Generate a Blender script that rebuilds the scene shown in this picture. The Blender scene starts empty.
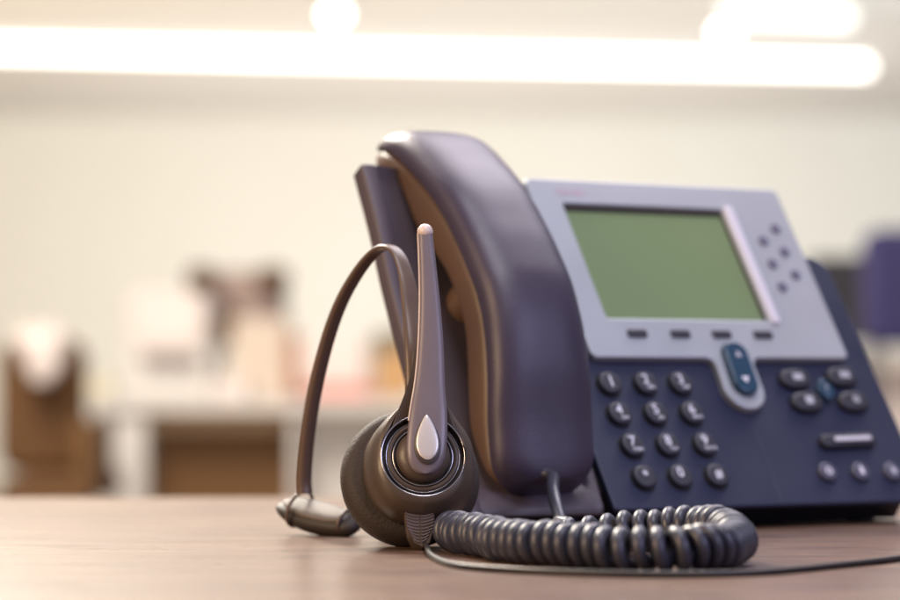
import bpy, math, random
from mathutils import Vector as V, Matrix
random.seed(7)
sc = bpy.context.scene
C = sc.collection
PI = math.pi
rad = math.radians

# ---------------------------------------------------------------- camera
CAMH = 0.069
F = 2700.0
PITCH = math.atan((380.5-300)/F)
cam = bpy.data.cameras.new('camera'); co = bpy.data.objects.new('camera', cam); C.objects.link(co)
co.location = (0, 0, CAMH); co.rotation_euler = (PI/2+PITCH, 0, 0)
cam.sensor_width = 36; cam.lens = 108; cam.clip_start = 0.05; cam.clip_end = 200
cam.dof.use_dof = True; cam.dof.focus_distance = 1.10; cam.dof.aperture_fstop = 6.3
sc.camera = co

def at(px, py, y):
    """point on the view line of a measured spot at distance y"""
    yc = 1.0; x = (px-450)/F; zc = -(py-300)/F
    Y = yc*math.cos(PITCH)-zc*math.sin(PITCH); Z = yc*math.sin(PITCH)+zc*math.cos(PITCH)
    return V((x*y/Y, y, CAMH+Z*y/Y))
def on(px, py, z=0.0):
    """point at height z"""
    p = at(px, py, 1.0); k = (z-CAMH)/(p.z-CAMH)
    return V((p.x*k, k, z))

# ---------------------------------------------------------------- materials
def mat(name, col, rough=0.5, metal=0.0, spec=0.5, bump=0.0, bscale=400, var=0.0, vscale=30, coat=0.0, emit=None, estr=0.0, rvar=0.0):
    m = bpy.data.materials.new(name); m.use_nodes = True
    nt = m.node_tree; b = nt.nodes['Principled BSDF']
    b.inputs['Base Color'].default_value = (*col, 1); b.inputs['Roughness'].default_value = rough
    b.inputs['Metallic'].default_value = metal; b.inputs['Specular IOR Level'].default_value = spec
    b.inputs['Coat Weight'].default_value = coat; b.inputs['Coat Roughness'].default_value = 0.15
    tc = nt.nodes.new('ShaderNodeTexCoord')
    if var or rvar:
        n = nt.nodes.new('ShaderNodeTexNoise'); n.inputs['Scale'].default_value = vscale; n.inputs['Detail'].default_value = 5
        nt.links.new(tc.outputs['Object'], n.inputs['Vector'])
        if var:
            mx = nt.nodes.new('ShaderNodeMix'); mx.data_type = 'RGBA'
            mx.inputs[6].default_value = (*[c*(1-var) for c in col], 1); mx.inputs[7].default_value = (*[min(1, c*(1+var)) for c in col], 1)
            nt.links.new(n.outputs['Fac'], mx.inputs[0]); nt.links.new(mx.outputs[2], b.inputs['Base Color'])
        if rvar:
            mr = nt.nodes.new('ShaderNodeMapRange'); mr.inputs['From Min'].default_value = .3; mr.inputs['From Max'].default_value = .7
            mr.inputs['To Min'].default_value = max(0.02, rough-rvar); mr.inputs['To Max'].default_value = rough+rvar
            nt.links.new(n.outputs['Fac'], mr.inputs['Value']); nt.links.new(mr.outputs['Result'], b.inputs['Roughness'])
    if bump:
        n2 = nt.nodes.new('ShaderNodeTexNoise'); n2.inputs['Scale'].default_value = bscale; n2.inputs['Detail'].default_value = 3
        bp = nt.nodes.new('ShaderNodeBump'); bp.inputs['Strength'].default_value = bump; bp.inputs['Distance'].default_value = 0.0004
        nt.links.new(tc.outputs['Object'], n2.inputs['Vector']); nt.links.new(n2.outputs['Fac'], bp.inputs['Height'])
        nt.links.new(bp.outputs['Normal'], b.inputs['Normal'])
    if emit:
        b.inputs['Emission Color'].default_value = (*emit, 1); b.inputs['Emission Strength'].default_value = estr
    return m

M = {}
M['body']   = mat('slate_plastic', (.015, .019, .050), .45, bump=.25, bscale=1800, var=.08, vscale=25, rvar=.06)
M['bodyd']  = mat('dark_plastic', (.022, .021, .030), .5, bump=.2, bscale=1500, var=.1)
M['cradle'] = mat('cradle_plastic', (.078, .060, .074), .42, bump=.25, bscale=1800, var=.08, rvar=.05)
M['hand']   = mat('handset_plastic', (.040, .030, .056), .39, bump=.4, bscale=1500, var=.08, vscale=20, rvar=.06)
M['handin'] = mat('handset_inner_plastic', (.100, .058, .038), .42, bump=.22, bscale=1700, var=.1, vscale=20)  # brown puts the warm flare on the inner side into the colour
M['bezel']  = mat('silver_plastic', (.40, .42, .455), .38, metal=.25, bump=.1, bscale=2500, var=.03, rvar=.04)
M['trim']   = mat('painted_highlight', (.66, .63, .70), .35, metal=.1)  # pale tone standing in for a lit chamfer and a highlight
M['lcd']    = mat('display_glass', (.18, .245, .12), .24, var=.04, vscale=9, spec=.4)
M['recess_shade'] = mat('recess_shade', (.03, .022, .018), .6)  # dark tone for the shade at the screen recess
M['key']    = mat('key_rubber', (.022, .022, .034), .48, bump=.1, var=.1, vscale=60)
M['keysh']   = mat('key_shade', (.012, .012, .020), .6)  # dark tone for the shadow round the dial keys
M['smallk'] = mat('small_key', (.075, .075, .115), .35)
M['soft']   = mat('soft_key', (.035, .032, .045), .35)
M['linek']  = mat('line_key', (.12, .11, .17), .4)
M['navk']   = mat('teal_rubber', (.016, .050, .095), .28, var=.12, vscale=50)
M['ink']    = mat('white_ink', (.78, .76, .84), .5)
M['inkg']   = mat('grey_ink', (.42, .42, .48), .5)
M['inkr']   = mat('red_ink', (.50, .34, .42), .5)
M['chrome'] = mat('bright_metal', (.55, .53, .56), .22, metal=1)
M['hs']     = mat('headset_plastic', (.066, .046, .034), .38, bump=.12, bscale=2000, var=.08, vscale=30, rvar=.06)  # headset browns hold the warm haze in their base colours
M['boom']   = mat('boom_plastic', (.145, .120, .140), .34, bump=.08, bscale=2000, var=.05, vscale=30)
M['hsd']    = mat('headset_dark', (.040, .030, .026), .42)
M['foam']   = mat('leatherette', (.030, .020, .016), .7, bump=.8, bscale=900, var=.12, vscale=60)
M['tear']   = mat('silver_insert', (.62, .59, .58), .34, metal=.35)
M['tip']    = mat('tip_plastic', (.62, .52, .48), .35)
M['band']   = mat('band_plastic', (.100, .063, .045), .38, var=.08)
M['pad']    = mat('pad_rubber', (.024, .017, .013), .6, bump=.15, var=.15, vscale=80)
M['padt']   = mat('pad_top', (.12, .10, .088), .6, var=.1, vscale=80)
M['cord']   = mat('cord_vinyl', (.032, .033, .052), .38, bump=.1, bscale=1500, var=.08, vscale=60)
M['cable']  = mat('cable_vinyl', (.022, .018, .018), .45, spec=.3)
M['rubber'] = mat('foot_rubber', (.02, .02, .02), .8)

# desk: wood grain under satin varnish
def wood():
    m = bpy.data.materials.new('desk_wood'); m.use_nodes = True
    nt = m.node_tree; b = nt.nodes['Principled BSDF']; L = nt.links.new
    tc = nt.nodes.new('ShaderNodeTexCoord'); mp = nt.nodes.new('ShaderNodeMapping')
    mp.inputs['Scale'].default_value = (1.2, 7, 1); mp.inputs['Rotation'].default_value = (0, 0, rad(24))
    L(tc.outputs['Object'], mp.inputs['Vector'])
    n = nt.nodes.new('ShaderNodeTexNoise'); n.inputs['Scale'].default_value = 7; n.inputs['Detail'].default_value = 8; n.inputs['Distortion'].default_value = 1.2
    L(mp.outputs['Vector'], n.inputs['Vector'])
    cr = nt.nodes.new('ShaderNodeValToRGB')
    cr.color_ramp.elements[0].position = .35; cr.color_ramp.elements[0].color = (.075, .036, .024, 1)
    cr.color_ramp.elements[1].position = .68; cr.color_ramp.elements[1].color = (.185, .11, .07, 1)
    L(n.outputs['Fac'], cr.inputs['Fac']); L(cr.outputs['Color'], b.inputs['Base Color'])
    n2 = nt.nodes.new('ShaderNodeTexNoise'); n2.inputs['Scale'].default_value = 60; n2.inputs['Detail'].default_value = 6
    L(mp.outputs['Vector'], n2.inputs['Vector'])
    mr = nt.nodes.new('ShaderNodeMapRange'); mr.inputs['To Min'].default_value = .22; mr.inputs['To Max'].default_value = .38
    L(n2.outputs['Fac'], mr.inputs['Value']); L(mr.outputs['Result'], b.inputs['Roughness'])
    bp = nt.nodes.new('ShaderNodeBump'); bp.inputs['Strength'].default_value = .25; bp.inputs['Distance'].default_value = .0003
    L(n2.outputs['Fac'], bp.inputs['Height']); L(bp.outputs['Normal'], b.inputs['Normal'])
    b.inputs['Specular IOR Level'].default_value = .5
    return m
M['wood'] = wood()

# ---------------------------------------------------------------- object helpers
def tag(o, label=None, cat=None, group=None, kind=None):
    if label: o['label'] = label
    if cat: o['category'] = cat
    if group: o['group'] = group
    if kind: o['kind'] = kind
    return o
def empty(name, loc, label, cat, group=None):
    o = bpy.data.objects.new(name, None); C.objects.link(o); o.location = loc; o.empty_display_size = .02
    return tag(o, label, cat, group)
def wloc(o):
    p = V((0, 0, 0))
    while o: p = p + o.location; o = o.parent
    return p
def link(name, verts, faces, m, parent=None, smooth=35, org=None):
    """verts in world space -> one mesh object"""
    base = wloc(parent) if parent else V((0, 0, 0))
    if org is None:
        lo = [min(v[i] for v in verts) for i in range(3)]; hi = [max(v[i] for v in verts) for i in range(3)]
        org = V(((lo[0]+hi[0])/2, (lo[1]+hi[1])/2, lo[2]))
    me = bpy.data.meshes.new(name)
    me.from_pydata([tuple(V(v)-org) for v in verts], [], faces); me.validate()
    import bmesh
    bm = bmesh.new(); bm.from_mesh(me); bmesh.ops.recalc_face_normals(bm, faces=bm.faces[:]); bm.to_mesh(me); bm.free()
    me.polygons.foreach_set('use_smooth', [smooth > 0]*len(me.polygons))
    if smooth > 0 and smooth < 180: me.set_sharp_from_angle(angle=rad(smooth))
    me.materials.append(m)
    o = bpy.data.objects.new(name, me); C.objects.link(o)
    if parent: o.parent = parent
    o.location = org-base
    return o

def curve_mesh(splines, half, bev, res=3):
    cu = bpy.data.curves.new('tmp', 'CURVE'); cu.dimensions = '2D'; cu.fill_mode = 'BOTH'
    cu.extrude = max(half-bev, 0); cu.bevel_depth = bev; cu.bevel_resolution = res; cu.offset = -bev
    for pts in splines:
        s = cu.splines.new('POLY'); s.points.add(len(pts)-1); s.use_cyclic_u = True
        for p, q in zip(s.points, pts): p.co = (q[0], q[1], 0, 1)
    ob = bpy.data.objects.new('tmp', cu); C.objects.link(ob)
    bpy.context.view_layer.update()
    me = bpy.data.meshes.new_from_object(ob.evaluated_get(bpy.context.evaluated_depsgraph_get()))
    vs = [v.co.copy() for v in me.vertices]; fs = [tuple(p.vertices) for p in me.polygons]
    bpy.data.objects.remove(ob); bpy.data.curves.remove(cu); bpy.data.meshes.remove(me)
    return vs, fs
def text_mesh(s, size, shear=0):
    cu = bpy.data.curves.new('tmp', 'FONT'); cu.body = s; cu.size = size; cu.align_x = 'CENTER'; cu.align_y = 'CENTER'; cu.extrude = .00008; cu.offset = size*.008
    ob = bpy.data.objects.new('tmp', cu); C.objects.link(ob); bpy.context.view_layer.update()
    me = bpy.data.meshes.new_from_object(ob.evaluated_get(bpy.context.evaluated_depsgraph_get()))
    vs = [v.co.copy() for v in me.vertices]; fs = [tuple(p.vertices) for p in me.polygons]
    bpy.data.objects.remove(ob); bpy.data.curves.remove(cu); bpy.data.meshes.remove(me)
    return vs, fs
def rrect(x0, y0, x1, y1, r, n=6):
    if not isinstance(r, (tuple, list)): r = [r]*4           # bl, br, tr, tl
    out = []
    for (cx, cy, a0, rr) in ((x0+r[0], y0+r[0], 180, r[0]), (x1-r[1], y0+r[1], 270, r[1]), (x1-r[2], y1-r[2], 0, r[2]), (x0+r[3], y1-r[3], 90, r[3])):
        for k in range(n+1):
            a = rad(a0+90*k/n); out.append((cx+rr*math.cos(a), cy+rr*math.sin(a)))
    return out
def ell(cx, cy, rx, ry, n=36, e=2.0):
    o = []
    for k in range(n):
        a = 2*PI*k/n; c, s = math.cos(a), math.sin(a)
        o.append((cx+rx*math.copysign(abs(c)**(2/e), c), cy+ry*math.copysign(abs(s)**(2/e), s)))
    return o
def spl(pts, n):
    """Catmull-Rom through tuples of any length, n samples"""
    m = len(pts); out = []
    for k in range(n):
        t = k/(n-1)*(m-1); i = min(int(t), m-2); f = t-i
        p0 = pts[max(i-1, 0)]; p1 = pts[i]; p2 = pts[i+1]; p3 = pts[min(i+2, m-1)]
        out.append(tuple(.5*(2*b+(c-a)*f+(2*a-5*b+4*c-d)*f*f+(3*b-a-3*c+d)*f**3) for a, b, c, d in zip(p0, p1, p2, p3)))
    return out
def lin(tab, x):
    if x <= tab[0][0]: return tab[0][1]
    for (a, fa), (b, fb) in zip(tab, tab[1:]):
        if x <= b:
            return fa+(fb-fa)*(x-a)/(b-a)
    return tab[-1][1]
def smooth_tab(tab):
    """monotone x, Catmull-Rom in y (returns function)"""
    def f(x):
        if x <= tab[0][0]: return tab[0][1]
        if x >= tab[-1][0]: return tab[-1][1]
        for i in range(len(tab)-1):
            if x <= tab[i+1][0]:
                x1, y1 = tab[i]; x2, y2 = tab[i+1]
                x0, y0 = tab[max(i-1, 0)]; x3, y3 = tab[min(i+2, len(tab)-1)]
                m1 = (y2-y0)/(x2-x0); m2 = (y3-y1)/(x3-x1); h = x2-x1; t = (x-x1)/h
                return (2*t**3-3*t*t+1)*y1+(t**3-2*t*t+t)*h*m1+(-2*t**3+3*t*t)*y2+(t**3-t*t)*h*m2
    return f
def loft(loops, cap=True, closed=True):
    n = len(loops[0]); vs = [p for l in loops for p in l]; fs = []
    for i in range(len(loops)-1):
        for j in range(n if closed else n-1):
            k = (j+1) % n
            fs.append((i*n+j, i*n+k, (i+1)*n+k, (i+1)*n+j))
    if cap:
        fs.append(tuple(range(n))); fs.append(tuple(range((len(loops)-1)*n, len(loops)*n)))
    return vs, fs
def join(*parts):
    vs = []; fs = []
    for v, f in parts:
        o = len(vs); vs += list(v); fs += [tuple(i+o for i in p) for p in f]
    return vs, fs
def tube(path, r, n=12, cap=True, flat=1.0, up=V((0, 0, 1))):
    """r: number or function(0..1) -> radius; parallel transported frames"""
    P = [V(p) for p in path]; loops = []; nrm = None
    for i, p in enumerate(P):
        t = (P[min(i+1, len(P)-1)]-P[max(i-1, 0)]).normalized()
        if nrm is None:
            nrm = t.orthogonal().normalized() if abs(t.dot(up)) > .95 else (up-t*up.dot(t)).normalized()
        else:
            nrm = (nrm-t*nrm.dot(t)).normalized()
        bn = t.cross(nrm); f = i/(len(P)-1); rr = r(f) if callable(r) else r
        loops.append([p+nrm*rr*flat*math.cos(2*PI*k/n)+bn*rr*math.sin(2*PI*k/n) for k in range(n)])
    return loft(loops, cap)
def ribbon(path, wdir, hw, ht, n=16, e=3.0):
    """flat strap along path; hw(f) half width along wdir, ht(f) half thickness"""
    P = [V(p) for p in path]; loops = []
    for i, p in enumerate(P):
        t = (P[min(i+1, len(P)-1)]-P[max(i-1, 0)]).normalized(); f = i/(len(P)-1)
        w = wdir(f) if callable(wdir) else V(wdir)
        w = (w-t*w.dot(t)).normalized(); b = t.cross(w)
        loops.append([p+w*x+b*y for x, y in ell(0, 0, hw(f), ht(f), n, e)])
    return loft(loops)
def lathe(prof, O, ax, n=64, ref=V((1, 0, 0))):
    ax = V(ax).normalized(); e1 = (ref-ax*ref.dot(ax)).normalized(); e2 = ax.cross(e1)
    loops = [[O+ax*h+e1*r*math.cos(2*PI*k/n)+e2*r*math.sin(2*PI*k/n) for k in range(n)] for r, h in prof]
    return loft(loops, True)
def box(x0, x1, y0, y1, z0, z1):
    v = [V((x, y, z)) for z in (z0, z1) for y in (y0, y1) for x in (x0, x1)]
    return v, [(0, 1, 3, 2), (4, 5, 7, 6), (0, 1, 5, 4), (2, 3, 7, 6), (0, 2, 6, 4), (1, 3, 7, 5)]

# ================================================================ DESK PHONE
A = V((.0746465, 1.28109209, .02976168+CAMH))
R = V((.84826873, .52956602, 0)); U = V((-.29118047, .4664183, .83526517)); N = V((.44232805, -.70852932, .54984734))
B = V((-R.y, R.x, 0))
def P(u, v, w): return A+R*u+U*v+N*w
def Q(u, b, z): return V((A.x, A.y, 0))+R*u+B*b+V((0, 0, z))

phone = empty('desk_phone', V((.09, 1.30, 0)), 'slate blue office desk telephone with green display, silver bezel and round keys', 'telephone')
def plate(name, splines, w0, w1, bev, m, parent=phone, smooth=35, res=3):
    vs, fs = curve_mesh(splines, (w1-w0)/2, bev, res); mid = (w0+w1)/2
    return link(name, [P(p.x, p.y, p.z+mid) for p in vs], fs, m, parent, smooth)
def ink(name, s, u, v, w, size, m, parent):
    vs, fs = text_mesh(s, size)
    return link(name, [P(u+p.x, v+p.y, w+p.z) for p in vs], fs, m, parent, 0)

WF = -.004
# main face panel
fp = plate('face_panel', [rrect(-.0335, -.1030, .1555, .043, (.002, .004, .011, .002), 8)], -.0076, WF, .0013, M['body'])
# left lip towards the cradle leans a little, filler between groove and panel
seam = link('panel_seam', *(lambda a: a)(loft([[P(.0648+d, -.060, WF+.0002), P(.0648+d+.0005, -.060, WF+.0002), P(.0626+d+.0005, -.1015, WF+.0002), P(.0626+d, -.1015, WF+.0002)] for d in (0,)] + [[P(.0648, -.060, WF-.001), P(.0653, -.060, WF-.001), P(.0631, -.1015, WF-.001), P(.0626, -.1015, WF-.001)]])), M['smallk'], phone, 0)
# wedge base under the panel
poly = [(-.030, .0012), (.075, .0012), (.088, .02), (.062, .10), (.0235, .119), (-.0425, .0185)]
base = link('base', *loft([[Q(u, b, z) for b, z in poly] for u in (-.034, -.0325, .151, .1525)]), M['bodyd'], phone, 30)
for u in (-.02, .135):
    for b in (-.024, .062):
        ft = lathe([(.001, 0), (.0065, 0), (.007, .001), (.007, .0042), (.001, .0042)], Q(u, b, 0), V((0, 0, 1)), 24)
        link('rubber_foot', *ft, M['rubber'], phone)
# display housing behind the bezel
plate('display_housing', [rrect(-.0165, -.0215, .138, .0815, .003)], -.019, -.0059, .001, M['body'])
# bezel with window and tongue round the rocker
bo = []
bo += rrect(-.0171, -.0224, .1387, .0825, .0035, 5)[:6]
cx0, hwd = .0660, .0118
bo += [(cx0-hwd-.0045, -.0224), (cx0-hwd-.0015, -.0236), (cx0-hwd-.0003, -.0265)]
for k in range(0, 17):
    a = PI+PI*k/16; bo.append((cx0-.0012+hwd*math.cos(a), -.0400+hwd*math.sin(a)))
bo += [(cx0+hwd-.0008, -.0265), (cx0+hwd+.0008, -.0236), (cx0+hwd+.0038, -.0224)]
bo += rrect(-.0171, -.0224, .1387, .0825, .0035, 5)[6:]
bez = plate('bezel', [bo, rrect(0, 0, .098, .068, .0015)[::-1]], -.0052, 0, .0009, M['bezel'])
dsp = plate('display', [rrect(-.001, -.001, .099, .069, .001)], -.0038, -.0028, .0001, M['lcd'])
plate('recess_shade', [rrect(-.0008, -.0008, .0988, .0688, .001), rrect(.0012, .0006, .0968, .0652, .001)[::-1]], -.0027, -.0020, .0001, M['recess_shade'], dsp)  # dark frame painting the shade at the edge of the screen recess
plate('lit_chamfer', [rrect(.0988, -.0022, .1038, .0695, .0012)], -.001, .0013, .0006, M['trim'])  # lighter strip painting the light on the window's right chamfer
# faint reddish maker's print at the upper left of the bezel
vs, fs = join(*[(lambda v: ([P(p.x, p.y, p.z) for p in v[0]], v[1]))(box(u, u+.0009, .0745-h, .0745+h, .0001, .00022)) for u, h in zip([-.002+.0021*k for k in range(9)], [.0011, .0018, .0026, .0018, .0011, .0018, .0026, .0018, .0011])])
link('printed_mark', vs, fs, M['inkr'], bez, 0)

# soft keys
for u in (.0137, .0393, .0642, .0896):
    plate('soft_key', [rrect(u-.0056, -.0112, u+.0056, -.0068, .0012)], -.001, .0012, .0006, M['soft'])
# line keys
for u, v in ((.1155, .0489), (.1268, .0568), (.115, .0346), (.1262, .0423), (.115, .0204), (.1269, .0281)):
    k = plate('line_key', [ell(u, v, .0029, .0029, 24)], -.001, .0010, .0005, M['linek'])
# rocker on the tongue
def capsule(u0, v0, u1, v1, r, n=12):
    d = V((u1-u0, v1-v0)); a0 = math.atan2(d.y, d.x); o = []
    for k in range(n+1): a = a0-PI/2+PI*k/n; o.append((u1+r*math.cos(a), v1+r*math.sin(a)))
    for k in range(n+1): a = a0+PI/2+PI*k/n; o.append((u0+r*math.cos(a), v0+r*math.sin(a)))
    return o
nv = plate('scroll_rocker', [capsule(.0650, -.0378, .0662, -.0215, .0072)], -.001, .0034, .0016, M['navk'], res=4)
plate('arrow_mark', [[(.0643, -.0240), (.0685, -.0240), (.0664, -.0205)]], .0034, .0036, .00005, M['inkg'], nv)
plate('arrow_mark', [[(.0626, -.0356), (.0648, -.0392), (.0670, -.0356)]], .0034, .0036, .00005, M['ink'], nv)

# dial keys
rows = (-.0359, -.0527, -.0700, -.0872)
cols = ((-.0114, .0094, .0298), (-.0124, .0084, .0295), (-.0118, .0086, .0299), (-.0120, .0086, .0297))
dig = (('1', ''), ('2', 'ABC'), ('3', 'DEF'), ('4', 'GHI'), ('5', 'JKL'), ('6', 'MNO'), ('7', 'PQRS'), ('8', 'TUV'), ('9', 'WXYZ'), ('*', ''), ('0', 'OPER'), ('#', ''))
for i, (d, l) in enumerate(dig):
    v = rows[i//3]; u = cols[i//3][i % 3]
    k = plate('dial_key', [ell(u, v, .0062, .0060, 36, 2.2)], WF-.001, WF+.0034, .0016, M['key'], res=4)
    plate('key_shade', [ell(u, v, .0070, .0068, 36, 2.2)], WF-.0008, WF+.00025, .0002, M['keysh'], k)  # dark disc painting the shadow round the key
    big = not l
    ink('numeral', d, u-(0 if big else .0006), v+(0 if big else .0012), WF+.0035, (.0084 if d in '01' else .0072) if big else .0072, M['ink'], k)
    if l and d != '0': ink('letters', l, u+.0012, v-.0030, WF+.0035, .0024, M['ink'], k)

# function keys round the help button
def icon(kind, u, v, w, parent):
    if kind == 'envelope':
        plate('icon', [rrect(u-.0030, v-.0018, u+.0030, v+.0018, .0003)], w, w+.0002, .00005, M['inkg'], parent)
    elif kind == 'book':
        plate('icon', [rrect(u-.0030, v-.0019, u-.0003, v+.0019, .0003), rrect(u+.0003, v-.0019, u+.0030, v+.0019, .0003)], w, w+.0002, .00005, M['inkg'], parent)
    elif kind == 'sheet':
        plate('icon', [[(u-.0024, v-.0022), (u+.0016, v-.0022), (u+.0024, v-.0010), (u+.0024, v+.0022), (u-.0024, v+.0022)]], w, w+.0002, .00005, M['inkg'], parent)
    elif kind == 'gear':
        plate('icon', [[(u+(.0024 if j % 2 else .0017)*math.cos(PI*j/8), v+(.0024 if j % 2 else .0017)*math.sin(PI*j/8)) for j in range(16)], ell(u, v, .0008, .0008, 12)[::-1]], w, w+.0002, .00005, M['inkg'], parent)
for u, v, kd in ((.1003, -.0335, 'envelope'), (.1305, -.0322, 'book'), (.1015, -.0470, 'sheet'), (.1312, -.0468, 'gear')):
    k = plate('function_key', [ell(u, v, .0094, .0056, 36, 2.3)], WF-.001, WF+.0036, .0018, M['key'], res=4)
    icon(kd, u+.0008, v+.0003, WF+.0037, k)
k = plate('help_key', [ell(.1166, -.0398, .0050, .0064, 4*8, 1.5)], WF-.001, WF+.0032, .0012, M['navk'])
ink('icon', '?', .1166, -.0398, WF+.0033, .0062, M['inkg'], k)
vk = plate('volume_rocker', [capsule(.1030, -.0697, .1308, -.0690, .0036)], WF-.001, WF+.0036, .0014, M['key'], res=4)
plate('highlight_strip', [capsule(.1085, -.0694, .1295, -.0689, .0012)], WF+.0036, WF+.0042, .0003, M['trim'], vk)  # the rocker's silver highlight built as a pale strip
for u, v, s in ((.0966, -.0864, 'ring'), (.1169, -.0867, 'mute'), (.1370, -.0871, 'set')):
    k = plate('audio_key', [ell(u, v, .0052, .0050, 32)], WF-.001, WF+.0028, .0012, M['smallk'])
    if s == 'ring': plate('icon', [ell(u, v, .0020, .0020, 20), ell(u, v, .0012, .0012, 16)[::-1]], WF+.0028, WF+.0030, .00005, M['ink'], k)
    if s == 'mute': plate('icon', [rrect(u-.0009, v-.0022, u+.0011, v+.0024, .0009)], WF+.0028, WF+.0030, .00005, M['ink'], k)
    if s == 'set': plate('icon', [ell(u, v, .0019, .0024, 20, 1.4)], WF+.0028, WF+.0030, .00005, M['inkg'], k)

# handset cradle: curved shallow tray at the left of the phone
wing = smooth_tab([(-.1035, -.003), (-.095, -.0045), (-.078, -.010), (-.060, -.0115), (-.028, -.0085), (.020, -.0028), (.050, .0025), (.081, .0060)])
loops = []
vv = [-.1035, -.1020]+[-.1005+.1815*k/40 for k in range(41)]
for i, v in enumerate(vv):
    wl = wing(v); wr = WF+.0004
    e = .0016 if i == 0 else .0005 if i == 1 else 0
    ug = -.0395+.0085*min(1, (v+.107)/.0628)*.62 if v < -.044 else -.0345
    ug = min(ug, -.0346)
    if v < -.092: fl = .0003
    else: fl = min(.0028, .0003+(v+.092)*.9, .0003+(.081-v)*.5)
    def wv(u): 
        t = (u+.112)/(ug+.112); t = t*t*(3-2*t); return wl*(1-t)+wr*t
    bk = lin([(-.1035, .0034), (-.085, .0040), (-.06, .0088)], v)
    cs = [(-.112, wl-bk), (-.112, wl-.0014-e), (-.1116, wl-.0005-e), (-.1106, wl-e), (-.1050, wl-e), (-.1040, wl-.0006-e)]
    cs += [(-.1026, wl-fl-e)]
    for k in range(1, 8):
        u = -.1026+(-.0455+.1026)*k/8; cs.append((u, wv(u)-fl-e))
    cs += [(-.0440, wr-fl-e), (-.0425, wr-.0005-e), (-.0415, wr-e), (ug-.0008, wr-e), (ug, wr-.0008-e), (ug, wr-bk-.0006)]
    loops.append([P(u, v, w) for u, w in cs])
crd = link('cradle', *loft(loops), M['cradle'], phone, 40)
poly = [(-.028, .0012), (.028, .0012), (.018, .034), (-.010, .046), (-.036, .022)]
link('cradle_base', *loft([[Q(u, b, z) for b, z in poly] for u in (-.1105, -.1095, -.037, -.036)]), M['bodyd'], phone, 30)
ft = lathe([(.001, 0), (.0065, 0), (.007, .001), (.007, .0042), (.001, .0042)], Q(-.098, -.020, 0), V((0, 0, 1)), 24)
link('rubber_foot', *ft, M['rubber'], phone)
# rest post with a round cap, seen in the gap below the handset
link('rest_post', *lathe([(.004, -.012), (.0105, -.012), (.0105, .0075), (.0100, .0086), (.0085, .0088), (.0075, .0070), (.001, .0066)], P(-.072, .010, -.006), N, 40), M['handin'], crd)
link('rest_wall', *loft([[P(-.060+.0*k, v, w) for v, w in ((-.030, -.012), (.030, -.010), (.030, .016), (-.022, .016))] for k in (0,)]+[[P(-.046, v, w) for v, w in ((-.030, -.012), (.030, -.010), (.030, .016), (-.022, .016))]]), M['bodyd'], crd)

# ================================================================ HANDSET
hs_root = empty('telephone_handset', P(-.065, .01, .0), 'dark curved telephone handset resting face down in the cradle', 'handset')
rim = smooth_tab([(-.0935, .0025), (-.088, .0045), (-.080, .0078), (-.070, .0125), (-.050, .0235), (-.030, .0315), (-.010, .0355), (.005, .0352), (.023, .0335), (.049, .0285), (.076, .0180), (.0896, .0110), (.100, .0040), (.112, -.0070)])
bot = smooth_tab([(-.0935, -.0055), (-.085, -.0075), (-.060, -.0105), (-.045, -.0060), (-.030, .0010), (-.010, .0080), (.015, .0080), (.032, .0030), (.050, -.0025), (.078, -.0035), (.085, -.0100), (.112, -.0220)])
VB, VT = -.0935, .1135
UC = -.0665
def uc_at(v): return lin([(-.0935, -.0692), (-.06, -.0692), (-.02, -.0682), (.03, -.0674), (.1135, -.0668)], v)
def hw_at(v):
    h = lin([(-.0935, .0264), (-.06, .0266), (-.02, .0248), (.03, .0246), (.1135, .0264)], v)
    rb, rt = .015, .024
    if v < VB+rb: x = (VB+rb-v)/rb; h -= rb*(1-math.sqrt(max(0, 1-x*x)))
    if v > VT-rt: x = (v-(VT-rt))/rt; h -= rt*.95*(1-math.sqrt(max(0, 1-x*x)))
    return h
def vs_list():
    a = [VB+.012*(1-math.cos(rad(t))) for t in range(0, 90, 10)]
    b = [VB+.012+(VT-VB-.036)*k/44 for k in range(45)]
    c = [VT-.024+.024*math.sin(rad(t)) for t in range(6, 91, 6)]
    return a+b+c
lp = []; li = []
NS = 28
for v in vs_list():
    h = hw_at(v); r = rim(v); UC = uc_at(v)
    # end rounding (in w) for both ends
    eb = max(0, (VB+.010-v)/.010); et = max(0, (v-(VT-.022))/.022)
    drop = .0025*(1-math.sqrt(max(0, 1-eb*eb)))+.016*(1-math.sqrt(max(0, 1-et*et)))
    arch = lin([(-.0935, .008), (-.05, .0095), (.03, .0080), (.09, .0085), (.1135, .006)], v)
    side = .0065
    top = r-drop
    cs = [(UC-h+.0016, top-side), (UC-h+.0002, top-side+.0006)]
    for k in range(NS+1):
        a = PI-PI*k/NS; c, s = math.cos(a), math.sin(a)
        x = h*math.copysign(abs(c)**(2/3.0), c); y = (arch+.004)*abs(s)**(2/2.4)
        cs.append((UC+x, top-.004+y))
    cs += [(UC+h-.0002, top-side+.0006), (UC+h-.0016, top-side)]
    lp.append([P(u, v, w) for u, w in cs])
    h2 = max(h-.0014, .001); wt = top-side+.0008; wb = min(bot(v)+drop*.2, wt-.002)
    v2 = VB+.0022+(v-VB)*(VT-VB-.0044)/(VT-VB)
    cs = []
    for k in range(36):
        a = 2*PI*k/36; c, s = math.cos(a), math.sin(a)
        cs.append((UC+h2*math.copysign(abs(c)**.45, c), (wt+wb)/2+(wt-wb)/2*math.copysign(abs(s)**.5, s)))
    li.append([P(u, v2, w) for u, w in cs])
link('back_shell', *loft(lp), M['hand'], hs_root, 50)
inner = link('inner_shell', *loft(li), M['handin'], hs_root, 60)
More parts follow.
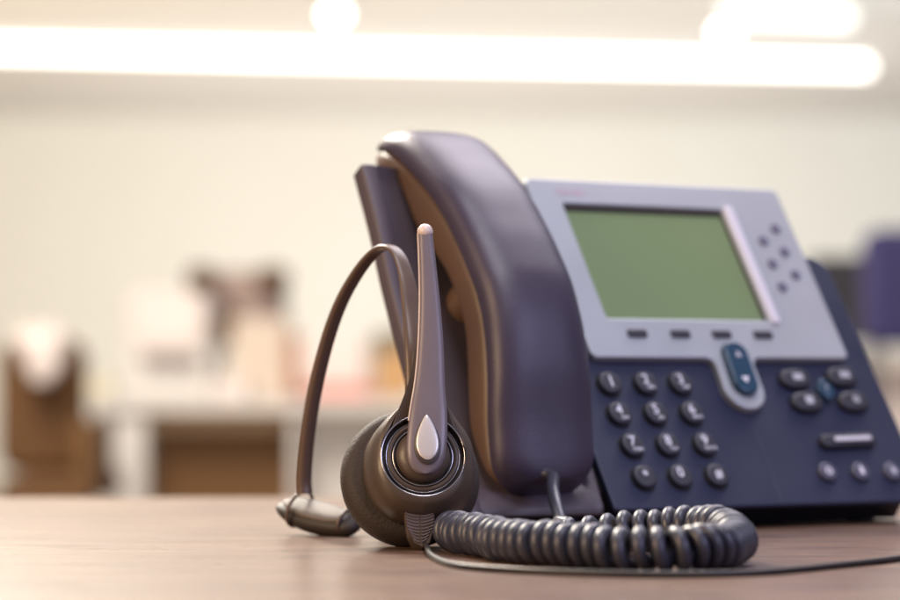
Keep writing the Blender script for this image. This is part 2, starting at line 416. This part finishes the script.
link('cord_socket', *lathe([(.001, 0), (.0040, 0), (.0042, .0015), (.0034, .004), (.001, .004)], P(-.0750, -.0885, .0060), (N*.8-U*.6), 20), M['bodyd'], hs_root)

# ================================================================ COILED CORD
def arc_resample(path, n):
    P_ = [V(p) for p in path]; L = [0]
    for a, b in zip(P_, P_[1:]): L.append(L[-1]+(b-a).length)
    out = []; j = 0
    for k in range(n):
        s = L[-1]*k/(n-1)
        while j < len(L)-2 and L[j+1] < s: j += 1
        f = (s-L[j])/max(1e-9, L[j+1]-L[j]); out.append(P_[j].lerp(P_[j+1], f))
    return out, L[-1]
RC = .0083
def G(px, py, z=RC): return on(px, py, z)
core = [at(572, 539, 1.085), at(600, 536, 1.077), at(640, 531, 1.068), at(680, 527, 1.060), at(706, 526.5, 1.050), at(724, 530, 1.036), at(733, 536, 1.018), at(730, 543, 1.0), G(714, 548), G(680, 549.5), G(640, 549), G(600, 547.5), G(560, 545), G(520, 541.5), G(492, 538), G(470, 534), G(452, 530)]
core = spl([tuple(p) for p in core], 400)
core, Lc = arc_resample(core, 1500)
def helix(core, r0, wire_a, wire_b, pitch_fn, lead_in, lead_out):
    pts = []; rads = []; ph = 0.0; nrm = V((0, 0, 1)); n = len(core); ds = Lc/(n-1)
    fine = []
    for i, p in enumerate(core):
        t = (core[min(i+1, n-1)]-core[max(i-1, 0)]).normalized()
        nrm = (nrm-t*nrm.dot(t)).normalized(); bn = t.cross(nrm)
        f = i/(n-1); ph += 2*PI*ds/pitch_fn(f)
        jit = .0006*math.sin(i*.021)+.00045*math.sin(i*.057+1)+.0002*math.sin(i*.13)
        fine.append((p+bn*jit+nrm*jit*.6, t, nrm.copy(), bn.copy(), ph))
    # sample by phase
    loops = []; total = ph; steps = int(total/(2*PI)*22); j = 0
    n2 = 10
    centers = []
    for k in range(steps+1):
        a = total*k/steps
        while j < n-2 and fine[j+1][4] < a: j += 1
        p, t, nn, bb, h0 = fine[j]; p2 = fine[j+1][0]; h1 = fine[j+1][4]
        f = 0 if h1 == h0 else max(0, min(1, (a-h0)/(h1-h0)))
        c = p.lerp(p2, f); rdir = nn*math.cos(a)+bb*math.sin(a)
        loops.append([c+rdir*(r0+wire_b*y)+t*(wire_a*x) for x, y in ell(0, 0, 1, 1, n2, 2.0)])
        centers.append(c+rdir*r0)
    return loops, centers
def pitch(f):
    if f < .10: return .0100-.032*f
    if .19 < f < .29: return .0066+.0016*math.sin(PI*(f-.19)/.10)
    if .29 < f < .52: return .0066-.0011*math.sin(PI*(f-.29)/.23)
    if f > .86: return .0082
    if .80 < f < .845: return .0066+.0050*math.sin(PI*(f-.80)/.045)
    if f > .86: return .0066+(f-.86)*.03
    return .0066+.0005*math.sin(f*40)+.0005*math.sin(f*91+1)
loops, cen = helix(core, RC-.0024, .0026, .0028, pitch, 0, 0)
ccore = empty('coiled_cord', V((on(620, 560, 0).x, 1.03, 0)), 'dark grey coiled telephone cord looped on the desk in front of the keypad', 'cord')
link('coil', *loft(loops), M['cord'], ccore, 60)
# straight lead from handset mouthpiece down to the first coil
s0 = P(-.0750, -.0885, .0060)+(N*.8-U*.6)*.003; c0 = cen[0]
pa = spl([tuple(s0), tuple(s0+(N*.8-U*.6)*.006+V((.001, 0, -.001))), tuple(at(553, 490, 1.165)), tuple(at(558, 512, 1.145)), tuple(at(562, 526, 1.125)), tuple(V((c0.x-.004, c0.y+.012, c0.z))), tuple(c0)], 60)
link('lead', *tube(pa, .0028, 12), M['cord'], ccore, 60)
c1 = cen[-1]
pb = spl([tuple(c1), tuple(c1+V((-.006, .012, -.003))), tuple(V((c1.x-.008, 1.17, .003))), tuple(V((-.005, 1.21, .003))), tuple(V((.03, 1.26, .0028)))], 50)
link('lead', *tube(pb, .0026, 12), M['cord'], ccore, 60)

# ================================================================ HEADSET
nrm = V((.085, -.945, .315)).normalized()
ey = (V((0, 0, 1))-nrm*nrm.z).normalized(); ex = ey.cross(nrm)
O = at(423, 456, 1.105)
headset = empty('headset', V((O.x, O.y+.02, 0)), 'dark single-ear headset, tinted brown for warm haze, standing on its ear cup with boom arm raised', 'headset')
def H(x, y, h): return O+ex*x+ey*y+nrm*h
# cushion
OC = H(-.0035, -.0020, -.027)
# rest it on the desk
cush = [(.004, -.008), (.022, -.008), (.0265, -.0065), (.0288, -.003), (.0292, .001), (.0285, .005), (.0262, .0082), (.0235, .0092), (.004, .0085)]
cv, cf = lathe(cush, OC, nrm, 72)
lowest = min(p.z for p in cv)
print('cushion lowest', lowest, 'O', O)
link('ear_cushion', cv, cf, M['foam'], headset, 60)
# shell: circle below, drawn up into a neck
_L = smooth_tab([(-.0250, 0), (-.0245, -.0050), (-.0222, -.0120), (-.0170, -.0182), (-.009, -.0222), (.0017, -.0229), (.0099, -.0209), (.0177, -.0150), (.0241, -.0076), (.0336, -.0042), (.046, -.0026)])
_R = smooth_tab([(-.0250, 0), (-.0245, .0050), (-.0222, .0118), (-.0170, .0176), (-.009, .0212), (.0017, .0219), (.0099, .0203), (.0177, .0150), (.0289, .0086), (.036, .0064), (.046, .0056)])
def shell_outline(s):
    o = []
    for k in range(36):
        t = k/35; y = -.0250+.071*(1-math.cos(PI*t*.5))**1.0 if t < .0 else -.0250*math.cos(PI*t*.62)+0
        y = -.0250+.071*(.5-.5*math.cos(PI*t)); o.append((_R(y), y))
    for k in range(36):
        t = 1-k/35; y = -.0250+.071*(.5-.5*math.cos(PI*t)); o.append((_L(y), y))
    return [(x*s if y < .02 else x+(x*s-x)*max(0, 1-(y-.02)/.02), y*s if y < 0 else y) for x, y in o]
shell_st = [(.88, -.0200), (1.0, -.0185), (1.03, -.014), (1.0, -.009), (.955, -.0050), (.89, -.0020), (.82, -.0004), (.785, .0004)]
loops = [[H(x, y, h) for x, y in shell_outline(s)] for s, h in shell_st]
# inner edge goes to the ring circle and down into the well
for r, h in ((.0176, .0008), (.0171, .0002), (.0168, -.0030)):
    loops.append([H(r*math.cos(2*PI*k/72-PI/2), r*math.sin(2*PI*k/72-PI/2), h) for k in range(72)])
link('ear_shell', *loft(loops), M['hs'], headset, 60)
def ring(r, h, t, m, name, hh=None):
    n = 72; path = [H(r*math.cos(2*PI*k/n), r*math.sin(2*PI*k/n), h) for k in range(n)]
    loops = []
    for k in range(n+1):
        a = 2*PI*(k % n)/n
        d = ex*math.cos(a)+ey*math.sin(a); c = H(0, 0, h)+d*r
        loops.append([c+d*t*x+nrm*(hh or t)*y for x, y in ell(0, 0, 1, 1, 12)])
    return link(name, *loft(loops, False), m, headset, 60)
link('speaker_well', *lathe([(.001, -.0036), (.0168, -.0036), (.0168, -.0026), (.0150, -.0022), (.0132, -.0026), (.001, -.0026)], O, nrm, 64), M['hsd'], headset)
ring(.0172, .0003, .00045, M['chrome'], 'outer_ring')
ring(.0138, -.0018, .0011, M['hs'], 'middle_ring', .0010)
ring(.0122, -.0012, .00035, M['chrome'], 'inner_ring')
ring(.0151, -.0016, .00030, M['chrome'], 'trim_ring')
link('hub', *lathe([(.001, -.003), (.0108, -.003), (.0110, .0002), (.0100, .0022), (.0075, .0034), (.004, .0039), (.0008, .0040)], O, nrm, 64), M['hs'], headset, 60)
# boom: wide rounded foot on the hub, tapering to a long arm with a round pale tip
bm_w = smooth_tab([(-.0088, .0004), (-.0086, .0020), (-.0078, .0040), (-.0060, .0060), (-.0035, .0073), (.001, .0081), (.009, .0082), (.018, .0076), (.0306, .0062), (.050, .0051), (.0694, .0041), (.0888, .0033), (.098, .0030)])
bm_h = smooth_tab([(-.0088, .0042), (.0, .0056), (.016, .0058), (.030, .0052), (.06, .0045), (.098, .0040)])
bm_x = smooth_tab([(-.0088, .0005), (.0, .0010), (.02, .0026), (.045, .0042), (.07, .0043), (.098, .0032)])
loops = []
ys = [-.0088+.0028*(1-math.cos(rad(9*k))) for k in range(10)]+[-.006+.1036*k/60 for k in range(61)]
for y in ys:
    w = bm_w(y); c = bm_x(y); h = bm_h(y)
    loops.append([H(c+a, y, h-.0024+b) for a, b in ell(0, 0, w, .0026, 28, 2.6)])
link('boom_arm', *loft(loops), M['boom'], headset, 60)
# thin light piping along the left edge
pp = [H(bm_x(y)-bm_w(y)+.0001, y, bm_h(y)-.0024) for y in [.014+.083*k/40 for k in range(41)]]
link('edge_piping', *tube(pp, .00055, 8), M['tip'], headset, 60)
yt = .0978
link('microphone_tip', *lathe([(.0003, -.0034), (.0018, -.0030), (.0029, -.0018), (.0033, 0), (.0029, .0018), (.0018, .0030), (.0003, .0034)], H(bm_x(yt), yt, bm_h(yt)-.0022), nrm, 28), M['tip'], headset, 80)
# tear-shaped insert
def tear(s=1.0, n=48):
    o = []
    for k in range(n):
        a = 2*PI*k/n
        x = math.sin(a); y = -math.cos(a)
        t = (y+1)/2
        o.append((s*.0056*x*(1-.62*t**1.6), s*(.0098*y)))
    return o
def teardrop(name, s, h0, h1, m):
    loops = [[H(.0014+x*k, .0062+y*k, h) for x, y in tear(s)] for k, h in ((1.0, h0), (1.0, h1-.0004), (.94, h1-.0001), (.80, h1+.0001), (.4, h1+.00025), (.05, h1+.0003))]
    return link(name, *loft(loops), m, headset, 60)
teardrop('insert_surround', 1.16, .003, .0060, M['hsd'])
teardrop('teardrop_insert', .98, .004, .0066, M['tear'])
# cable strain relief on the lower shell: a ribbed tapering boot
relief_o = [(-.0064, -.0225), (.0062, -.0225), (.0058, -.030), (.0040, -.0352), (.0010, -.0372), (-.0030, -.0352), (-.0054, -.030)]
def relief(k, h): return [H(-.0015+x*k, y, h) for x, y in relief_o]
rl = link('strain_relief', *loft([relief(.9, -.016), relief(1, -.010), relief(1, -.0055), relief(.9, -.0046)]), M['hs'], headset, 50)
for side in (-1, 1):
    for i in range(9):
        y0 = -.0242-.00135*i; wd = lin([(-.0372, .001), (-.030, .0050), (-.022, .0058)], y0)
        pts = [H(-.0015+side*(.0004+(wd)*k/6), y0+.0010*(k/6)**2*1.5, -.0046) for k in range(7)]
        link('rib', *tube(pts, .00036, 6), M['boom'], rl, 60)
# cable: leaves the boot and runs along the desk past the coils
cr_ = .00125
k0 = H(-.0005, -.0365, -.008)
ct = [tuple(k0), tuple(V((k0.x+.0015, k0.y-.006, .0022))), tuple(on(432, 556, cr_)), tuple(on(455, 565, cr_)), tuple(on(510, 570, cr_)), tuple(on(580, 573, cr_)), tuple(on(650, 574.5, cr_)), tuple(on(720, 574, cr_)), tuple(on(780, 571, cr_)), tuple(on(850, 564, cr_)), tuple(on(900, 558, cr_)), tuple(on(960, 547, cr_)), tuple(on(1030, 540, cr_)), (.62, 1.30, cr_), (.95, 1.42, cr_), (1.34, 1.50, cr_)]
link('cable', *tube(spl(ct, 300), cr_, 10), M['cable'], headset, 60)
# headband: neck rises from the shell, bends over and comes down to the temple pad
pdx = at(306, 492, 1.205)
bp_ = [tuple(H(.001, .018, -.0165)), tuple(H(.001, .032, -.0160)), tuple(at(417, 350, 1.135)), tuple(at(412, 310, 1.145)), tuple(at(406, 275, 1.152)), tuple(at(398, 254, 1.158)), tuple(at(387, 247, 1.164)), tuple(at(374, 253, 1.170)), tuple(at(357, 274, 1.177)), tuple(at(340, 305, 1.184)), tuple(at(326, 345, 1.191)), tuple(at(314, 395, 1.198)), tuple(at(307, 440, 1.203)), tuple(at(304, 478, 1.206)), tuple(at(305, 494, 1.206))]
bpath = spl(bp_, 140)
def bw(f): return lin([(0, .0080), (.10, .0062), (.2, .0046), (.3, .0036), (.45, .0032), (.75, .0034), (1, .0036)], f)
def bt(f): return lin([(0, .0035), (.15, .0022), (.3, .0011), (.5, .0013), (.8, .0024), (1, .0028)], f)
def bdir(f):
    a = ex; b = V((.80, .60, 0)); t = min(1, f/.35); return (a*(1-t)+b*t).normalized()
link('headband', *ribbon(bpath, bdir, bw, bt, 20, 2.6), M['band'], headset, 60)
# temple pad lying on the desk
pc0 = at(277, 505, 1.222); pc1 = at(358, 527, 1.196)
def pad(name, sx, zoff, hgt, m, f0=0.0, f1=1.0):
    loops = []; n = 26
    ax_ = (pc1-pc0)
    side = V((.35, .93, 0)); side = (side-ax_.normalized()*side.dot(ax_.normalized())).normalized(); upv = side.cross(ax_.normalized()); 
    if upv.z < 0: upv = -upv
    cA, sA = math.cos(rad(32)), math.sin(rad(32)); side, upv = side*cA+upv*sA, upv*cA-side*sA
    for k in range(n+1):
        t = .5-.5*math.cos(PI*k/n); env = max(.02, math.sin(math.acos(max(-1, min(1, 2*t-1))))**(1.1 if t < .5 else .62))
        tt = f0+(f1-f0)*t; c = pc0.lerp(pc1, tt)+upv*(zoff-.0012*math.sin(PI*tt))
        loops.append([c+side*x+upv*y for x, y in ell(0, 0, sx*env, hgt*env*(.72+.34*tt), 24, 2.5)])
    return link(name, *loft(loops), m, headset, 60), upv, side
tp, upv, sdv = pad('temple_pad', .0086, -.0002, .0055, M['pad'])
pad('pad_clip', .0064, .0040, .0022, M['padt'], .10, .90)
lowp = min((tp.matrix_world @ v.co).z for v in tp.data.vertices)
axd = (pc1-pc0).normalized()
for t, rr, nm in ((.29, .0088, 'clip_ring'), (.86, .0058, 'clip_ring')):
    c = pc0.lerp(pc1, t)+upv*.0012; loops = []
    for k in range(41):
        a = 2*PI*(k % 40)/40; d = sdv*math.cos(a)+upv*math.sin(a)*.78+axd*.0
        cc = c+d*rr*(1.06)
        loops.append([cc+d.normalized()*.0008*x+axd*.0008*y for x, y in ell(0, 0, 1, 1, 8)])
    link(nm, *loft(loops, False), M['band'], headset, 60)

# ================================================================ DESK
def struct(o, kind='structure'): o['kind'] = kind; return o
vs, fs = curve_mesh([rrect(-1.25, .25, 1.35, 1.60, .004)], .014, .002)
d = link('desk', [V((p.x, p.y, p.z-.014)) for p in vs], fs, M['wood'], None, 35)
tag(d, 'reddish brown wooden desk top with satin varnish under the telephone and headset', 'desk')

# ================================================================ ROOM BEHIND (far out of focus)
FL = -.74
def flat(name, vs, m): return struct(link(name, vs, [(0, 1, 2, 3)], m, None, 0))
M['wall'] = mat('wall_paint', (.80, .79, .765), .8, var=.03, vscale=.6)
M['ceil'] = mat('ceiling_paint', (.78, .76, .75), .9, var=.05, vscale=.8)
M['floor'] = mat('carpet', (.42, .37, .32), .95, var=.2, vscale=8)
flat('wall', [V((-9, 20, FL)), V((9, 20, FL)), V((9, 20, 2.03)), V((-9, 20, 2.03))], M['wall'])
flat('ceiling', [V((-9, 8, 2.03)), V((9, 8, 2.03)), V((9, 20, 2.03)), V((-9, 20, 2.03))], M['ceil'])
flat('floor', [V((-9, .2, FL)), V((9, .2, FL)), V((9, 20, FL)), V((-9, 20, FL))], M['floor'])
M['lamp'] = mat('lamp_tube', (.9, .9, .88), .5, emit=(1, .97, .90), estr=4.2)
M['lamp2'] = mat('lamp_tube_dim', (.9, .9, .88), .5, emit=(1, .97, .92), estr=1.6)
M['spot'] = mat('spot_lens', (.9, .9, .88), .5, emit=(1, .98, .94), estr=10)
M['white'] = mat('white_laminate', (.75, .73, .70), .5, var=.03)
M['lampbody'] = mat('lamp_housing', (.7, .69, .67), .5)
def tubelamp(name, p0, p1, m, label, r=.032):
    root = empty(name, (p0+p1)/2, label, 'ceiling light', 'ceiling lights of the room behind')
    link('tube', *tube([p0.lerp(p1, k/8) for k in range(9)], r, 16), m, root, 60)
    up = V((0, 0, r+.018)); a = p0+up; b = p1+up
    dr = (b-a).normalized(); s = V((-dr.y, dr.x, 0))*.03
    z = V((0, 0, .015)); link('housing', [a-s-z, a+s-z, b+s-z, b-s-z, a-s+z, a+s+z, b+s+z, b-s+z], [(0, 1, 2, 3), (4, 5, 6, 7), (0, 1, 5, 4), (1, 2, 6, 5), (2, 3, 7, 6), (3, 0, 4, 7)], M['lampbody'], root, 0)
tubelamp('ceiling_light', at(-150, 46, 15.3), at(868, 67, 16.2), M['lamp'], 'long bright fluorescent tube running across the top of the view')
tubelamp('ceiling_light', at(725, 14, 13.9), at(850, 18, 13.9), M['lamp2'], 'short paler light at the top right, above the end of the long tube')
tubelamp('ceiling_light', at(215, -22, 13.6), at(390, -17, 13.6), M['lamp2'], 'light partly cut off by the top edge, left of the centre')
for px, py, lb in ((335, 14, 'small round bright downlight above the handset, touching the long tube'), (725, 32, 'small round bright downlight at the right, touching the long tube')):
    c = at(px, py, 13.7)
    root = empty('downlight', c, lb, 'downlight', 'round downlights of the room behind')
    link('lens', *lathe([(.001, -.030), (.030, -.024), (.044, -.010), (.044, .01), (.001, .01)], c, V((0, 0, 1)), 24), M['spot'], root, 60)
    link('trim', *lathe([(.046, .011), (.070, .011), (.070, .03), (.046, .03)], c, V((0, 0, 1)), 24), M['lampbody'], root, 60)

D0 = 6.0
def pxm(d): return d/F
def bx(name, x0, y0, x1, y1, dist, depth, m, parent=None):
    a = at(x0, y1, dist); b = at(x1, y0, dist)
    v, f = box(a.x, b.x, dist, dist+depth, a.z, b.z); return link(name, v, f, m, parent, 0)
def rbx(name, x0, y0, x1, y1, dist, depth, r, m, parent=None):
    """soft cornered block standing at that distance"""
    a = at(x0, y1, dist); b = at(x1, y0, dist); rm = r*pxm(dist)
    vs, fs = curve_mesh([rrect(a.x, a.z, b.x, b.z, rm)], depth/2, min(rm, depth/2)*.6)
    return link(name, [V((p.x, dist+depth/2-p.z, p.y)) for p in vs], fs, m, parent, 40)
BM = dict(brown=mat('brown_laminate', (.17, .080, .022), .6, var=.15, vscale=4), tan=mat('tan_wood', (.62, .46, .29), .6, var=.1, vscale=4),
 cream=mat('cream_board', (.72, .62, .52), .7, var=.05), mauve=mat('mauve_fabric', (.50, .38, .34), .9, var=.15, vscale=10),
 dark=mat('dark_brown_fabric', (.14, .068, .025), .9, var=.2, vscale=10), pink=mat('pale_cloth', (.88, .80, .76), .8, var=.05, vscale=10),
 red=mat('coral_plastic', (.85, .32, .26), .5), orange=mat('orange_board', (.62, .38, .18), .7, var=.1), olive=mat('olive_plastic', (.22, .17, .10), .6),
 yellow=mat('yellow_paper', (.85, .78, .58), .7), navy=mat('dark_screen', (.035, .035, .045), .5), blue=mat('blue_fabric', (.055, .05, .16), .85, var=.1, vscale=12),
 grey=mat('grey_metal', (.3, .3, .3), .4, metal=.6), screen=mat('grey_screen', (.8, .78, .8), .4))
# office desk with white side panels
od = empty('office_desk', V((at(210, 480, D0).x, D0+.3, FL)), 'white office desk with a brown front panel in the blurred room at the left', 'desk')
t = at(95, 398, D0); t2 = at(420, 398, D0); zt = t.z
link('desk_top', *box(t.x, t2.x, D0-.02, D0+.7, zt-.03, zt), M['white'], od, 0)
a = at(98, 0, D0).x; b = at(147, 0, D0).x; link('side_panel', *box(a, b, D0, D0+.6, FL, zt-.031), M['white'], od, 0)
a2 = at(292, 0, D0).x; b2 = at(300, 0, D0).x; link('side_panel', *box(a2, b2, D0, D0+.6, FL, zt-.031), M['white'], od, 0)
a3 = at(418, 0, D0).x; link('side_panel', *box(a3-.03, a3, D0, D0+.6, FL, zt-.031), M['white'], od, 0)
link('front_panel', *box(b+.001, a2-.001, D0+.12, D0+.14, FL+.05, zt-.075), BM['brown'], od, 0)
link('rail', *box(b+.001, a2-.001, D0+.10, D0+.14, zt-.074, zt-.032), BM['tan'], od, 0)
link('cream_panel', *box(b2+.001, a3-.031, D0+.12, D0+.14, FL+.05, zt-.032), M['white'], od, 0)
def standz(o): return o
# things on that desk
def thing_box(name, x0, y0, x1, y1, dist, depth, r, m, label, cat):
    o = rbx(name, x0, y0, x1, y1, dist, depth, r, m); tag(o, label, cat); return o
pr = empty('printer', at(168, 398, D0+.1), 'pinkish white office printer on the blurred desk at the left', 'printer')
rbx('printer_body', 122, 345, 212, 397.5, D0+.08, .4, 6, M['white'], pr)
rbx('scanner_lid', 128, 292, 206, 344, D0+.12, .34, 10, BM['pink'], pr)
bx('paper_tray', 140, 352, 196, 357, D0+.04, .035, BM['mauve'], pr)
ch = empty('office_chair', V((at(242, 330, D0+1.1).x, D0+1.1, FL)), 'mauve high-back office chair behind the blurred desk', 'chair')
rbx('backrest', 193, 270, 286, 345, D0+1.0, .08, 16, BM['mauve'], ch)
rbx('bolster', 186, 266, 214, 293, D0+.9, .08, 9, BM['dark'], ch)
rbx('bolster', 256, 266, 288, 288, D0+.9, .08, 9, BM['dark'], ch)
rbx('lumbar_pad', 212, 304, 236, 346, D0+.9, .08, 9, BM['dark'], ch)
rbx('seat', 190, 420, 290, 445, D0+.85, .45, 8, BM['mauve'], ch)
c = at(240, 400, D0+1.1); link('column', *tube([V((c.x, D0+1.1, FL+.05)), V((c.x, D0+1.1, c.z))], .03, 12), BM['grey'], ch, 60)
for k in range(5):
    an = 2*PI*k/5; link('base_spoke', *tube([V((c.x, D0+1.1, FL+.08)), V((c.x+.28*math.cos(an), D0+1.1+.28*math.sin(an), FL+.03))], .02, 8), BM['grey'], ch, 60)
thing_box('cardboard_box', 232, 318, 288, 397.5, D0+.15, .25, 3, BM['cream'], 'cream cardboard box standing on the blurred desk beside the printer', 'box')
thing_box('folder_stack', 286, 336, 302, 397.5, D0+.13, .25, 2, mat('rust_card', (.40, .20, .13), .7), 'rust brown upright folders between the cream box and the pale tub', 'folders')
thing_box('paper_pile', 214, 378, 246, 397.5, D0+.03, .2, 2, BM['pink'], 'low pile of pale papers at the desk edge in front of the cream box', 'papers')
cl = thing_box('storage_tub', 300, 336, 368, 387, D0+.1, .25, 9, BM['pink'], 'pale rounded storage tub on the blurred desk behind the headband', 'tub')
rd = rbx('tray', 306, 387.6, 372, 397.5, D0+.07, .3, 3, BM['red']); tag(rd, 'coral red tray under the pale tub on the blurred desk', 'tray')
thing_box('paper_box', 374, 352, 414, 397.5, D0+.14, .2, 3, BM['orange'], 'orange cardboard box on the blurred desk between headband and handset', 'box')
thing_box('binder', 374, 332, 404, 351.4, D0+.16, .18, 3, BM['olive'], 'olive binder lying on the orange box on the blurred desk', 'binder')
# brown chair with pale jacket at far left
c2 = empty('office_chair', V((at(42, 400, 5.6).x, 5.75, FL)), 'dark brown office chair at the left edge of the blurred room', 'chair', None)
rbx('backrest', -4, 338, 84, 474, 5.6, .09, 22, BM['dark'], c2)
rbx('seat', -2, 478, 92, 505, 5.3, .5, 8, BM['dark'], c2)
rbx('armrest', 74, 420, 92, 480, 5.35, .35, 5, BM['brown'], c2)
c = at(40, 505, 5.6); link('column', *tube([V((c.x, 5.6, FL+.05)), V((c.x, 5.6, c.z))], .03, 12), BM['grey'], c2, 60)
for k in range(5):
    an = 2*PI*k/5; link('base_spoke', *tube([V((c.x, 5.6, FL+.08)), V((c.x+.28*math.cos(an), 5.6+.28*math.sin(an), FL+.03))], .02, 8), BM['grey'], c2, 60)
j = empty('jacket', at(40, 340, 5.55), 'pale pinkish jacket thrown over the back of the dark brown chair', 'jacket')
vs = []; nx, nz = 14, 12
loops = []
for i in range(nz+1):
    t = i/nz
    x0 = lin([(0, 16), (.3, 14), (.7, 24), (1, 34)], t); x1 = lin([(0, 58), (.3, 68), (.7, 64), (1, 52)], t); yy = 326+ t*56
    l = []
    for k in range(20):
        a = 2*PI*k/20; cxp = (x0+x1)/2+(x1-x0)/2*math.cos(a)
        p = at(cxp, yy+2*math.sin(3*a+t*4), 5.55); p.y += .035*math.sin(a)+(.03 if t < .2 else 0)+.006*math.sin(cxp*.3)
        l.append(p)
    loops.append(l)
link('cloth', *loft(loops), BM['pink'], j, 60)
pk = thing_box('note_pad', 82, 378, 110, 397, D0+.02, .1, 2, BM['yellow'], 'yellow note pad at the left end of the blurred desk', 'note pad')
# right: dark screen and blue chair back
D1 = 5.0
rd_ = empty('side_desk', V((at(900, 420, D1).x, D1+.3, FL)), 'pale side desk glimpsed at the right edge behind the telephone', 'desk')
zt2 = at(0, 352, D1).z
x0 = at(815, 0, D1).x; x1 = at(1050, 0, D1).x
link('desk_top', *box(x0, x1, D1, D1+.7, zt2-.03, zt2), M['white'], rd_, 0)
link('front_panel', *box(x0+.02, x1-.02, D1+.05, D1+.07, FL+.05, zt2-.031), BM['pink'], rd_, 0)
for xx in (x0, x1-.03): link('side_panel', *box(xx, xx+.0195, D1+.08, D1+.68, FL, zt2-.031), M['white'], rd_, 0)
mo = empty('monitor', V((at(846, 350, D1).x, D1+.35, zt2)), 'dark computer monitor on the pale side desk at the right', 'monitor')
rbx('screen_case', 812, 256, 880, 342, D1+.35, .05, 3, BM['navy'], mo)
bx('stand', 836, 341, 852, 351.8, D1+.36, .03, BM['grey'], mo)
bc = empty('visitor_chair', V((at(900, 300, 4.6).x, 4.7, FL)), 'blue-violet upholstered chair back at the right edge of the blurred room', 'chair')
rbx('backrest', 868, 228, 965, 346, 4.7, .09, 16, BM['blue'], bc)
rbx('seat', 866, 470, 975, 500, 4.25, .45, 8, BM['blue'], bc)
for (sx, sy) in ((870, 4.28), (970, 4.28), (872, 4.74), (962, 4.74)):
    p = at(sx, 300, sy+.02); link('leg', *tube([V((p.x, sy, FL)), V((p.x, sy, at(0, 346 if sy > 4.5 else 480, 4.7).z))], .014, 10), BM['grey'], bc, 60)

# ================================================================ LIGHT
def area(name, loc, target, size, power, col, sy=None):
    l = bpy.data.lights.new(name, 'AREA'); l.energy = power; l.color = col; l.size = size
    if sy: l.shape = 'RECTANGLE'; l.size_y = sy
    o = bpy.data.objects.new(name, l); C.objects.link(o); o.location = loc
    o.rotation_euler = (V(target)-V(loc)).to_track_quat('-Z', 'Y').to_euler()
    return o
area('back_lamp', (-.75, 2.7, 1.45), (0, 1.2, 0), .7, 120, (1, .91, .78))
area('left_lamp', (-1.15, .35, .6), (-.02, 1.15, .05), .7, 21, (1, .68, .40))
area('top_lamp', (.15, .75, 1.35), (.03, 1.25, .1), .5, 11, (.94, .92, 1))
area('rear_top_lamp', (.45, 2.05, 1.35), (.02, 1.27, .1), .9, 19, (1, .92, 1))  # unseen, added behind for the sheen on the upper handset
area('right_lamp', (1.3, .2, .8), (.1, 1.2, .05), .6, 12, (.60, .62, 1))
area('room_left_fill', (-4.2, 9, .3), (-2, 20, 1.6), 3.0, 480, (1, .82, .56))  # unseen fill, added to warm the left of the far wall
area('room_up_fill', (0, 16.6, -.6), (0, 16.61, 2), 5.0, 90, (1, .93, .84))  # unseen, added at floor level to brighten the far ceiling
area('room_fill', (4.2, 9, .3), (2.5, 20, 1.6), 3.0, 400, (.78, .93, 1))  # unseen fill, added to light the right of the far wall
area('near_room_fill', (-1.2, 3.6, 2.4), (-.5, 6.5, -.2), 1.6, 150, (1, .88, .74))  # unseen fill, added to brighten the blurred furniture
w = bpy.data.worlds.new('World'); sc.world = w; w.use_nodes = True
bg = w.node_tree.nodes['Background']; bg.inputs['Color'].default_value = (.93, .90, 1, 1); bg.inputs['Strength'].default_value = .22
sc.view_settings.view_transform = 'Standard'; sc.view_settings.look = 'None'; sc.view_settings.exposure = 0; sc.view_settings.gamma = 1
sc.render.engine = 'CYCLES'
sc.cycles.max_bounces = 6
